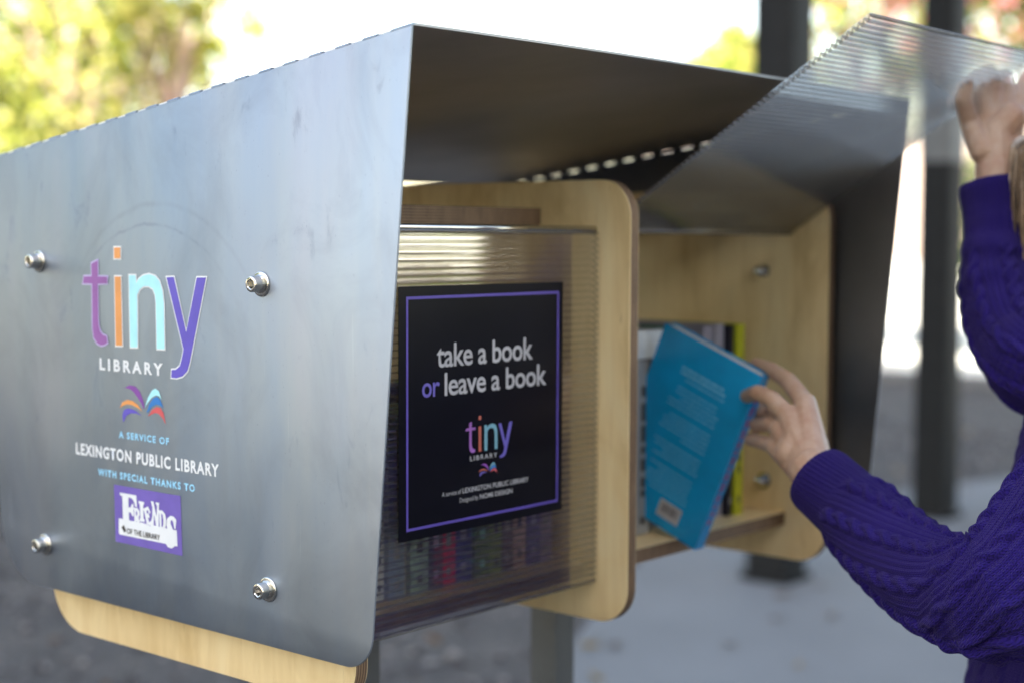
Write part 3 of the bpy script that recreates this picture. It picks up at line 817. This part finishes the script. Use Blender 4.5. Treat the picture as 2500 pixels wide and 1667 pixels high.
# ------------------------------------------------------------ books
def book(w, d, h, c, label, loc, rot=(0, 0, 0), group=None, title=True, seed=0, tcol='paper', rough=.35):
    """local: spine at y=0 facing -Y, x thickness, z up; cover box open on three sides over a page block"""
    b = empty('book', loc, label, 'book', group)
    rnd = random.Random(seed)
    t = .0012
    m = MB()
    m.box(0, t, 0, d, 0, h); m.box(w-t, w, 0, d, 0, h); m.box(t+.00002, w-t-.00002, 0, t, 0, h)
    mat = cover_mat('cover_'+str(seed), c, rough=rough)
    def part(name, mm, ma, par=b):
        o = obj(name, mm.v, mm.f, ma, None, False, mm.m); o.parent = par; return o
    cv = part('cover', m, mat)
    p = MB(); p.box(t+.0003, w-t-.0003, t+.001, d-.003, .002, h-.002); part('pages', p, M['pages'])
    if title:
        q = MB(); z = h*.22
        while z < h*.85:
            l = rnd.uniform(.006, .02)
            q.add([(w*.32, -.0002, z), (w*.68, -.0002, z), (w*.68, -.0002, z+l), (w*.32, -.0002, z+l)], [(0, 1, 2, 3)])
            z += l+rnd.uniform(.002, .008)
        q.add([(w*.35, -.0002, h*.06), (w*.65, -.0002, h*.06), (w*.65, -.0002, h*.10), (w*.35, -.0002, h*.10)], [(0, 1, 2, 3)])
        part('spine_print', q, M[tcol], cv)
    b.rotation_euler = rot
    return b
FZ = -.3222
row = [(.9440, .0115, .150, (.50, .46, .42), 'cream paperback with a small dark mark, leftmost on the closed bay shelf', 'ink'),
       (.9565, .0200, .165, (.16, .20, .26), 'blue grey paperback second from the left behind the closed flap', 'paper'),
       (.9775, .0065, .155, (.24, .15, .07), 'thin brown book between blue grey and pale green spines', 'ink'),
       (.9850, .0230, .170, (.20, .27, .22), 'pale sage green paperback behind the closed flap', 'ink'),
       (1.0085, .0195, .175, (.035, .028, .05), 'dark purple book with pale lettering left of the red spine', 'lilac'),
       (1.0285, .0190, .168, (.42, .02, .05), 'bright red spine in the middle of the closed bay', 'paper'),
       (1.0480, .0235, .180, (.04, .04, .16), 'navy blue book right of the red spine', 'lilac'),
       (1.0725, .0210, .172, (.07, .10, .04), 'dark green book with lime patch behind the closed flap', 'cyan'),
       (1.0942, .0155, .180, (.16, .20, .06), 'olive green book in the closed bay', 'ink'),
       (1.1105, .0190, .176, (.02, .018, .035), 'near black book with a small white emblem near its foot', 'paper'),
       (1.1302, .0190, .182, (.34, .22, .19), 'dusty pink paperback in the closed bay', 'ink'),
       (1.1500, .0200, .180, (.05, .04, .14), 'dark violet book second from the plywood divider', 'lilac'),
       (1.1708, .0180, .172, (.16, .12, .22), 'mauve paperback against the plywood divider', 'paper')]
for i, (x, w, h, c, lab, tc) in enumerate(row):
    c = tuple(min(.9, q*2.1) for q in c)
    book(w, .13, h, c, lab, (x, .963+random.Random(i).uniform(-.003, .004), FZ), seed=i+1, tcol=tc)
row2 = [(1.2300, .016, .185, (.40, .41, .42), 'light grey book nearest the divider in the open bay', 'ink', .97),
        (1.3480, .0245, .190, (.26, .26, .26), 'grey book under the pale lying one in the open bay', 'ink', .975),
        (1.3740, .0080, .188, (.015, .02, .015), 'black book beside the grey one in the open bay', 'paper', .98),
        (1.3980, .012, .222, (.13, .08, .08), 'dark maroon book in the open bay', 'paper', .99),
        (1.4110, .016, .224, (.04, .16, .12), 'teal green book behind the top of the blue one', 'paper', .985),
        (1.4760, .018, .222, (.27, .24, .28), 'grey mauve book in the open bay', 'ink', .975),
        (1.4960, .018, .224, (.33, .30, .33), 'paler grey book left of the black spine', 'ink', .972),
        (1.5160, .008, .222, (.012, .010, .02), 'thin black book left of the yellow one', 'paper', .965),
        (1.5260, .0165, .223, (.50, .50, .015), 'bright yellow book nearest the right end board', 'ink', .962)]
for i, (x, w, h, c, lab, tc, y) in enumerate(row2):
    book(w, .14, h, c, lab, (x, y, FZ), seed=i+31, tcol=tc)
book(.030, .14, .19, (.52, .55, .58), 'pale blue white book lying flat on top of the grey ones', (1.2460, .978, FZ+.2215), (0, math.radians(90), 0), seed=55, title=False)
# the held book: back cover in the plane X = 1.40, spine edge leaning out of the bay
tilt = math.radians(22.6)
hb = book(.0165, .1300, .2072, (.002, .30, .66), 'bright blue paperback being pulled out of the open bay by a hand', (1.3650, .9100, -.3317), (tilt, 0, 0), seed=60, title=False, rough=.22)
for o in hb.children:
    if o.name.startswith('cover'): cov = o
q = MB(); rnd = random.Random(9)
def strip(y0, y1, z, hgt): q.add([(-.0002, y0, z), (-.0002, y1, z), (-.0002, y1, z+hgt), (-.0002, y0, z+hgt)], [(0, 1, 2, 3)])
for k in range(27):
    z = .172-k*.0052
    if k in (3, 9, 15, 20): continue
    y = .030+rnd.uniform(-.001, .002) if k not in (0, 4, 5) else .035
    end = .092 + (rnd.uniform(-.03, .0) if k % 4 == 2 else rnd.uniform(-.004, .003))
    while y < end:
        l = rnd.uniform(.002, .007); strip(y, min(y+l, end), z, .0015 if k > 1 else .0030); y += l+.0012
o = obj('cover_print', q.v, q.f, plain('pale_blue_print', (.16, .50, .80), .5)); o.parent = cov
q = MB(); q.add([(-.0002, .030, .012), (-.0002, .060, .012), (-.0002, .060, .031), (-.0002, .030, .031)], [(0, 1, 2, 3)])
o = obj('barcode_label', q.v, q.f, plain('label_white', (.42, .42, .47), .5)); o.parent = cov
q = MB(); y = .034
while y < .056:
    l = rnd.uniform(.0004, .0014); q.add([(-.0004, y, .018), (-.0004, y+l, .018), (-.0004, y+l, .028), (-.0004, y, .028)], [(0, 1, 2, 3)]); y += l+rnd.uniform(.0005, .0012)
o = obj('barcode', q.v, q.f, M['ink']); o.parent = cov
q = MB(); z = .03
while z < .19:
    l = rnd.uniform(.004, .012); q.add([(.005, -.0002, z), (.0115, -.0002, z), (.0115, -.0002, z+l), (.005, -.0002, z+l)], [(0, 1, 2, 3)]); z += l+.003
o = obj('spine_print', q.v, q.f, plain('magenta_print', (.22, .04, .20), .5)); o.parent = cov

# ------------------------------------------------------------ PERSON
J = {
 'l_elbow': (1.2240, .5273, -.2974), 'l_wrist': (1.3040, .7345, -.2222),
 'l_palm': (1.3270, .7705, -.2102), 'l_palm2': (1.3431, .7685, -.1974),
 'l_k1': (1.3683, .7808, -.1655), 'l_i1': (1.3977, .8178, -.1471), 'l_i2': (1.4219, .8520, -.1391), 'l_i3': (1.4324, .8787, -.1347),
 'l_k2': (1.3523, .7906, -.1774), 'l_m1': (1.3597, .8142, -.1631), 'l_m2': (1.3678, .8362, -.1581), 'l_m3': (1.3910, .8633, -.1651),
 'l_k3': (1.3463, .7962, -.1918), 'l_r1': (1.3615, .8173, -.1887), 'l_r2': (1.3950, .8550, -.1956),
 'l_k4': (1.3420, .7995, -.2083), 'l_p1': (1.3608, .8237, -.2081), 'l_p2': (1.3930, .8600, -.2111),
 'l_th0': (1.3494, .7605, -.2034), 'l_th1': (1.4053, .8045, -.1894), 'l_th2': (1.4400, .8640, -.1856), 'l_th3': (1.4300, .8865, -.1834),
 'r_elbow': (1.4843, .5974, -.1066), 'r_wrist': (1.5483, .6642, .0700),
 'r_palm': (1.5579, .6724, .1088), 'r_palmR': (1.5698, .6602, .1260),
 'r_th0': (1.5405, .6755, .0912), 'r_th1': (1.5415, .6915, .1215), 'r_th2': (1.5290, .6930, .1441), 'r_th3': (1.5310, .6915, .1600),
 'r_k1': (1.5674, .6888, .1507), 'r_i1': (1.5977, .7094, .1715), 'r_i2': (1.6016, .7273, .1641), 'r_i3': (1.5888, .7328, .1481),
 'r_k2': (1.5796, .6831, .1599), 'r_m1': (1.6114, .7018, .1787), 'r_m2': (1.6204, .7219, .1763),
 'r_k3': (1.5879, .6730, .1556), 'r_r1': (1.6213, .6898, .1744), 'r_r2': (1.6381, .7085, .1725),
 'r_k4': (1.5974, .6612, .1492), 'r_p1': (1.6139, .6596, .1719), 'r_p2': (1.6219, .6522, .1893)}
J = {k: Vector(v)*((.985 if k == 'l_wrist' else .975) if k[0] == 'l' and k != 'l_elbow' else 1) for k, v in J.items()}
S_L = Vector((1.375, .430, -.120)); S_R = Vector((1.700, .500, -.130))
PC = Vector((1.55, .475, 0))   # body axis
def capsule(mb, p0, r0, p1, r1, n=12):
    p0, p1 = Vector(p0), Vector(p1); d = (p1-p0)
    L = d.length
    if L < 1e-6: d = Vector((0, 0, 1)); L = 1e-6
    d /= L if L > 1e-6 else 1
    pts = []; rr = []
    for k in range(4, 0, -1): a = k*PI/10; pts.append(p0-d*r0*math.sin(a*1.12)); rr.append(max(.0004, r0*math.cos(a*1.12)))
    pts += [p0, p1]; rr += [r0, r1]
    for k in range(1, 5): a = k*PI/10; pts.append(p1+d*r1*math.sin(a*1.12)); rr.append(max(.0004, r1*math.cos(a*1.12)))
    mb.tube(pts, rr, n)
def remesh(mb, voxel, smooth_it, name='tmp'):
    me = bpy.data.meshes.new(name); me.from_pydata(mb.v, [], mb.f); me.update()
    o = bpy.data.objects.new(name, me); COL.objects.link(o)
    m = o.modifiers.new('r', 'REMESH'); m.mode = 'VOXEL'; m.voxel_size = voxel
    s = o.modifiers.new('s', 'SMOOTH'); s.iterations = smooth_it; s.factor = .5
    dg = bpy.context.evaluated_depsgraph_get()
    out = bpy.data.meshes.new_from_object(o.evaluated_get(dg))
    bpy.data.objects.remove(o); bpy.data.meshes.remove(me)
    return out
def chain(mb, keys, rads):
    for a, b, ra, rb_ in zip(keys, keys[1:], rads, rads[1:]):
        capsule(mb, J[a] if isinstance(a, str) else a, ra, J[b] if isinstance(b, str) else b, rb_)
person = empty('person', (PC.x, PC.y, ROOT_Z), 'person in a purple cable knit sweater lifting the clear flap and taking a blue book', 'person')
hL = MB()
capsule(hL, (1.2620, .6400, -.2660), .027, (1.2860, .6950, -.2420), .0255); capsule(hL, (1.2860, .6950, -.2420), .0255, J['l_wrist'], .0235)
for k, r in (('l_k1', .0112), ('l_k2', .0114), ('l_k3', .0106), ('l_k4', .0098)):
    capsule(hL, J['l_wrist'].lerp(J[k], .08), .0205, J[k], r)
capsule(hL, J['l_palm'], .0175, J['l_palm2'], .0175)
chain(hL, ['l_k1', 'l_i1', 'l_i2', 'l_i3'], [.0100, .0088, .0078, .0067])
chain(hL, ['l_k2', 'l_m1', 'l_m2', 'l_m3'], [.0100, .0090, .0083, .0074])
chain(hL, ['l_k3', 'l_r1', 'l_r2'], [.0088, .0079, .0070])
chain(hL, ['l_k4', 'l_p1', 'l_p2'], [.0082, .0075, .0066])
chain(hL, ['l_th0', 'l_th1', 'l_th2', 'l_th3'], [.0150, .0120, .0105, .0090])
hR = MB()
capsule(hR, (1.5250, .6430, -.0200), .026, J['r_wrist'], .0225)
for k, r in (('r_k1', .0120), ('r_k2', .0120), ('r_k3', .0115), ('r_k4', .0105)):
    capsule(hR, J['r_wrist'].lerp(J[k], .12), .0190, J[k], r)
capsule(hR, J['r_wrist'], .0215, J['r_palm'], .0195); capsule(hR, J['r_palm'], .0190, J['r_palmR'], .0175)
chain(hR, ['r_th0', 'r_th1', 'r_th2', 'r_th3'], [.0140, .0104, .0092, .0078])
chain(hR, ['r_k1', 'r_i1', 'r_i2', 'r_i3'], [.0098, .0088, .0078, .0068])
chain(hR, ['r_k2', 'r_m1', 'r_m2'], [.0098, .0088, .0076])
chain(hR, ['r_k3', 'r_r1', 'r_r2'], [.0100, .0092, .0080])
chain(hR, ['r_k4', 'r_p1', 'r_p2'], [.0096, .0088, .0074])
bd = MB()
hip = Vector((PC.x-.03, PC.y, -.55)); chest = Vector((PC.x, PC.y, -.24)); neck = Vector((1.565, .500, -.065)); head = Vector((1.585, .565, .090))
capsule(bd, hip, .13, chest, .12, 20); capsule(bd, S_L, .05, S_R, .05, 16)
for P_ in ([S_L, (1.250, .455, -.195), (1.216, .500, -.275), (1.2240, .5520, -.2960)], [S_R, (1.540, .535, -.122), (1.4900, .6080, -.1000)]):
    for a_, b_ in zip(P_, P_[1:]): capsule(bd, a_, .032, b_, .031)
capsule(bd, (1.2240, .5520, -.2960), .031, (1.2700, .6580, -.2590), .026); capsule(bd, (1.4900, .6080, -.1000), .031, (1.5280, .6460, -.0100), .025)
capsule(bd, chest+Vector((0, 0, .1)), .06, neck, .052, 16); capsule(bd, neck, .052, head-Vector((0, .01, .05)), .055, 16)
capsule(bd, head+Vector((0, -.02, .02)), .088, head+Vector((0, .015, -.03)), .072, 20); capsule(bd, head+Vector((0, .02, -.06)), .052, head+Vector((0, .055, -.08)), .032, 16)
capsule(bd, head+Vector((0, .080, -.015)), .011, head+Vector((0, .102, -.040)), .013, 10)      # nose
for s in (-1, 1):
    capsule(bd, head+Vector((s*.082, -.01, -.03)), .012, head+Vector((s*.086, -.012, .01)), .015, 10)   # ears
    capsule(bd, hip+Vector((s*.085, 0, -.02)), .088, Vector((PC.x+s*.10, PC.y, -.93)), .055, 16)
    capsule(bd, Vector((PC.x+s*.10, PC.y, -.93)), .055, Vector((PC.x+s*.11, PC.y-.03, ROOT_Z+.09)), .034, 14)
    capsule(bd, Vector((PC.x+s*.11, PC.y-.04, ROOT_Z+.07)), .032, Vector((PC.x+s*.12, PC.y+.12, ROOT_Z+.055)), .030, 12)
bmj = bmesh.new()
for mb_, vx, it in ((hL, .0014, 4), (hR, .0014, 4), (bd, .008, 6)):
    me = remesh(mb_, vx, it); bmj.from_mesh(me); bpy.data.meshes.remove(me)
body = from_bm('body', bmj, M['skin'], person, True)
# face details
eye_m = plain('eye_white', (.75, .74, .72), .2); iris = plain('iris_brown', (.08, .04, .02), .2); lipm = plain('lip', (.45, .16, .15), .45)
for s in (-1, 1):
    e_ = MB(); c = head+Vector((s*.032, .072, .004)); capsule(e_, c, .012, c+Vector((0, .0005, 0)), .012, 14)
    ey = e_.build('eye', eye_m, person, True)
    e_ = MB(); capsule(e_, c+Vector((0, .0085, 0)), .005, c+Vector((0, .009, 0)), .005, 12); e_.build('iris', iris, ey, True)
e_ = MB(); e_.tube([head+Vector((x, .082-abs(x)*.25, -.070)) for x in (-.022, -.011, 0, .011, .022)], [.002, .0045, .005, .0045, .002], 10); e_.build('mouth', lipm, person, True)
# hair: a cap plus long strands that fall to the shoulders
hairm = [plain('light_brown_hair', (.30, .20, .12), .4, 0, .3, 90), plain('dark_brown_hair', (.10, .065, .04), .45, 0, .3, 90), plain('blond_streak', (.48, .36, .25), .35, 0, .2, 90)]
hm = MB(); rh = random.Random(21)
hc = head+Vector((0, -.012, .018))
for i in range(2600):
    a = rh.uniform(0, 2*PI)
    if abs(((a-PI/2+PI) % (2*PI))-PI) < .75 and rh.random() < .93: continue     # keep the face (towards +Y) clear
    ph = rh.uniform(.0, .55)
    top = hc+Vector((math.cos(a)*.06*math.sin(ph+.2), math.sin(a)*.06*math.sin(ph+.2), .100))
    rr = rh.uniform(.088, .098)
    pts = [top]
    wob = rh.uniform(-.012, .012); fall = rh.uniform(.24, .36)
    for k in range(1, 15):
        t = k/14
        ang = a+wob*6*t
        rad = rr*min(1, .25+1.3*t) if t < .5 else rr*(1-.10*(t-.5)+.10*math.sin(t*5+a*2))
        z = .100-(.012+fall*t**1.25)
        pts.append(hc+Vector((math.cos(ang)*rad, math.sin(ang)*rad*1.05, z)))
    hm.tube(pts, [.0006]+[.0008]*12+[.0006, .0002], 3, False, 0 if rh.random() < .5 else (1 if rh.random() < .6 else 2))
capm = MB(); capsule(capm, hc+Vector((0, -.018, .004)), .0915, hc+Vector((0, -.03, -.05)), .082, 24)
hm.v += []; b0 = len(hm.v); hm.v += capm.v; hm.f += [tuple(i+b0 for i in f) for f in capm.f]; hm.m += [1]*len(capm.f)
hm.build('hair', hairm, person, True)
# knitted sweater: swept tubes with real cable relief
def cable_h(u, v, w_col, amp, pitch):
    """u metres round, v metres along -> relief"""
    c = u/w_col; k = math.floor(c); x = (c-k-.5)*2           # -1..1 in the column
    if k % 2 == 0:
        vv = v/pitch+(k*.37)
        s1 = .42*math.sin(2*PI*vv); c1 = math.cos(2*PI*vv)
        h = 0
        for s, ph in ((s1, c1), (-s1, -c1)):
            d = (x-s)/.46
            if abs(d) < 1: h = max(h, math.sqrt(1-d*d)*(1+.35*ph))
        return amp*h
    return amp*.30*abs(math.sin(c*PI*3))
def spline(pts, n):
    pts = [Vector(p) for p in pts]; P = [pts[0]*2-pts[1]]+pts+[pts[-1]*2-pts[-2]]
    out = []
    m = len(pts)-1
    for i in range(n+1):
        t = i/n*m; k = min(int(t), m-1); f = t-k
        a, b, c, d = P[k:k+4]
        out.append(.5*((2*b)+(c-a)*f+(2*a-5*b+4*c-d)*f*f+(3*b-a-3*c+d)*f**3))
    return out
def lerpl(xs, t):
    m = len(xs)-1; q = t*m; k = min(int(q), m-1); return xs[k]+(xs[k+1]-xs[k])*(q-k)
def knit_tube(mb, pts, rads, n_u, n_v, rib_len, amp=.0028, wcol=.0165, pitch=.036, ell=None, wr=(), hem_end=False, roll=True):
    cs = spline(pts, n_v); L = 0; prev = None; base = len(mb.v)
    for i, p in enumerate(cs):
        d = (cs[min(i+1, n_v)]-cs[max(i-1, 0)]).normalized()
        if prev is None: a = d.orthogonal().normalized() if not ell else (Vector((1, 0, 0))-d*d.x).normalized()
        else: a = (prev-d*prev.dot(d)).normalized()
        prev = a; b = d.cross(a)
        if i: L += (cs[i]-cs[i-1]).length
        r = lerpl(rads, i/n_v)
        for k in range(n_u):
            th = 2*PI*k/n_u
            ra = r*(ell[0] if ell else 1); rb_ = r*(ell[1] if ell else 1)
            u = th*r*(1 if not ell else (ell[0]+ell[1])/2)
            if L < rib_len: h = .0011*abs(math.sin(u/.0046*PI))
            else:
                bl = min(1, (L-rib_len)/.012); h = bl*cable_h(u, L, wcol, amp, pitch)+(1-bl)*.001
            for (c0, wd, am, fr) in wr:
                h += am*math.exp(-((L-c0)/wd)**2)*(.5+.5*math.sin(L*fr+math.sin(th)*1.6))*(.5+.5*math.cos(th-1.0))
            if roll and L < .006: h -= .0014*(1-L/.006)
            mb.v.append(tuple(p+a*math.cos(th)*(ra+h)+b*math.sin(th)*(rb_+h)))
            mb.uv.append((u, L))
    for i in range(n_v):
        for k in range(n_u):
            mb.f.append((base+i*n_u+k, base+i*n_u+(k+1) % n_u, base+(i+1)*n_u+(k+1) % n_u, base+(i+1)*n_u+k)); mb.m.append(0)
    # turned-in inner wall at the cuff so it has thickness
    b2 = len(mb.v)
    for q in range(1, 5):
        for k in range(n_u):
            v = Vector(mb.v[base+min(q*3, n_v)*n_u+k]); c = cs[min(q*3, n_v)]
            vv = c+(v-c)*(1-.0030/max(.01, (v-c).length))
            if q == 1:
                v0 = Vector(mb.v[base+k]); c0 = cs[0]; vv = c0+(v0-c0)*(1-.0028/max(.01, (v0-c0).length))
            mb.v.append(tuple(vv)); mb.uv.append((k*.001, q*.003))
    for k in range(n_u):
        mb.f.append((base+k, b2+k, b2+(k+1) % n_u, base+(k+1) % n_u)); mb.m.append(0)
        for q in range(3):
            mb.f.append((b2+q*n_u+k, b2+(q+1)*n_u+k, b2+(q+1)*n_u+(k+1) % n_u, b2+q*n_u+(k+1) % n_u)); mb.m.append(0)
sw = MB()
lc = Vector((1.2880, .7215, -.2245))
knit_tube(sw, [lc, (1.2790, .6800, -.2480), (1.2500, .6150, -.2790), (1.2240, .5520, -.2960), (1.2130, .4980, -.2830), (1.2450, .4650, -.2250), (1.3000, .4400, -.1600), (1.3750, .4350, -.1180), (1.48, .460, -.095)],
          [.0330, .0345, .0390, .0430, .0520, .0520, .0535, .058, .045], 260, 560, .045, .0052, .0185, .036, wr=((.225, .018, .006, 330), (.255, .02, .005, 280)))
rc = Vector((1.5420, .6610, .0560))
knit_tube(sw, [rc, (1.5350, .6530, .0200), (1.5150, .6380, -.0450), (1.4960, .6150, -.0950), (1.4830, .5800, -.1210), (1.5400, .5450, -.1230), (1.6400, .5100, -.1180), (1.63, .48, -.105)],
          [.0370, .0345, .0385, .0440, .0500, .0520, .0560, .05], 180, 360, .075, .0042, .0180, .036, wr=((.09, .04, .004, 180),))
knit_tube(sw, [(1.485, .485, -.66), (1.485, .485, -.52), (1.500, .480, -.40), (1.530, .478, -.27), (1.550, .480, -.17), (1.560, .490, -.105), (1.564, .497, -.08)],
          [.205, .200, .190, .175, .160, .110, .068], 420, 300, .05, .0028, .0185, .040, ell=(1.0, .80))
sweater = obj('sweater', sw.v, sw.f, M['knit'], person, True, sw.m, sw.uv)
tr = MB()
jean = plain('dark_blue_denim', (.03, .04, .08), .85, 0, .25, 60, .2)
capsule(tr, hip+Vector((0, 0, .0)), .150, hip+Vector((0, 0, -.08)), .145, 20)
for s in (-1, 1):
    capsule(tr, hip+Vector((s*.080, 0, -.05)), .100, Vector((PC.x+s*.10, PC.y, -.93)), .070, 16)
    capsule(tr, Vector((PC.x+s*.10, PC.y, -.93)), .070, Vector((PC.x+s*.11, PC.y-.03, ROOT_Z+.12)), .056, 14)
me = remesh(tr, .009, 5); me.materials.append(jean); me.polygons.foreach_set('use_smooth', [True]*len(me.polygons)); link('trousers', me, person)
shoe_m = plain('brown_shoe_leather', (.10, .06, .04), .4)
for s in (-1, 1):
    sh = MB(); capsule(sh, Vector((PC.x+s*.11, PC.y-.05, ROOT_Z+.087)), .046, Vector((PC.x+s*.12, PC.y+.12, ROOT_Z+.077)), .040, 16); sh.build('shoe', shoe_m, person, True)
# watch-free wrists; thumb nail on the raised hand
# fallen leaves blown over the walkway and gravel
fl = MB(); rf = random.Random(77)
for i in range(420):
    x = rf.uniform(2.5, 11); y = rf.uniform(-1, 9); s_ = rf.uniform(.02, .045); a = rf.uniform(0, 6.28)
    c_ = Vector((x, y, ROOT_Z+.045)); u_ = Vector((math.cos(a), math.sin(a), rf.uniform(-.2, .3)))*s_; w_v = Vector((-math.sin(a), math.cos(a), rf.uniform(-.2, .3)))*s_*.5
    fl.add([c_-u_, c_-w_v, c_+u_, c_+w_v+Vector((0, 0, .004))], [(0, 1, 2, 3)], rf.randrange(2))
tag(fl.build('fallen_leaves', [leaf('dry_leaf_brown', (.14, .08, .035), .2), leaf('dry_leaf_ochre', (.26, .18, .06), .2)]), kind='stuff')
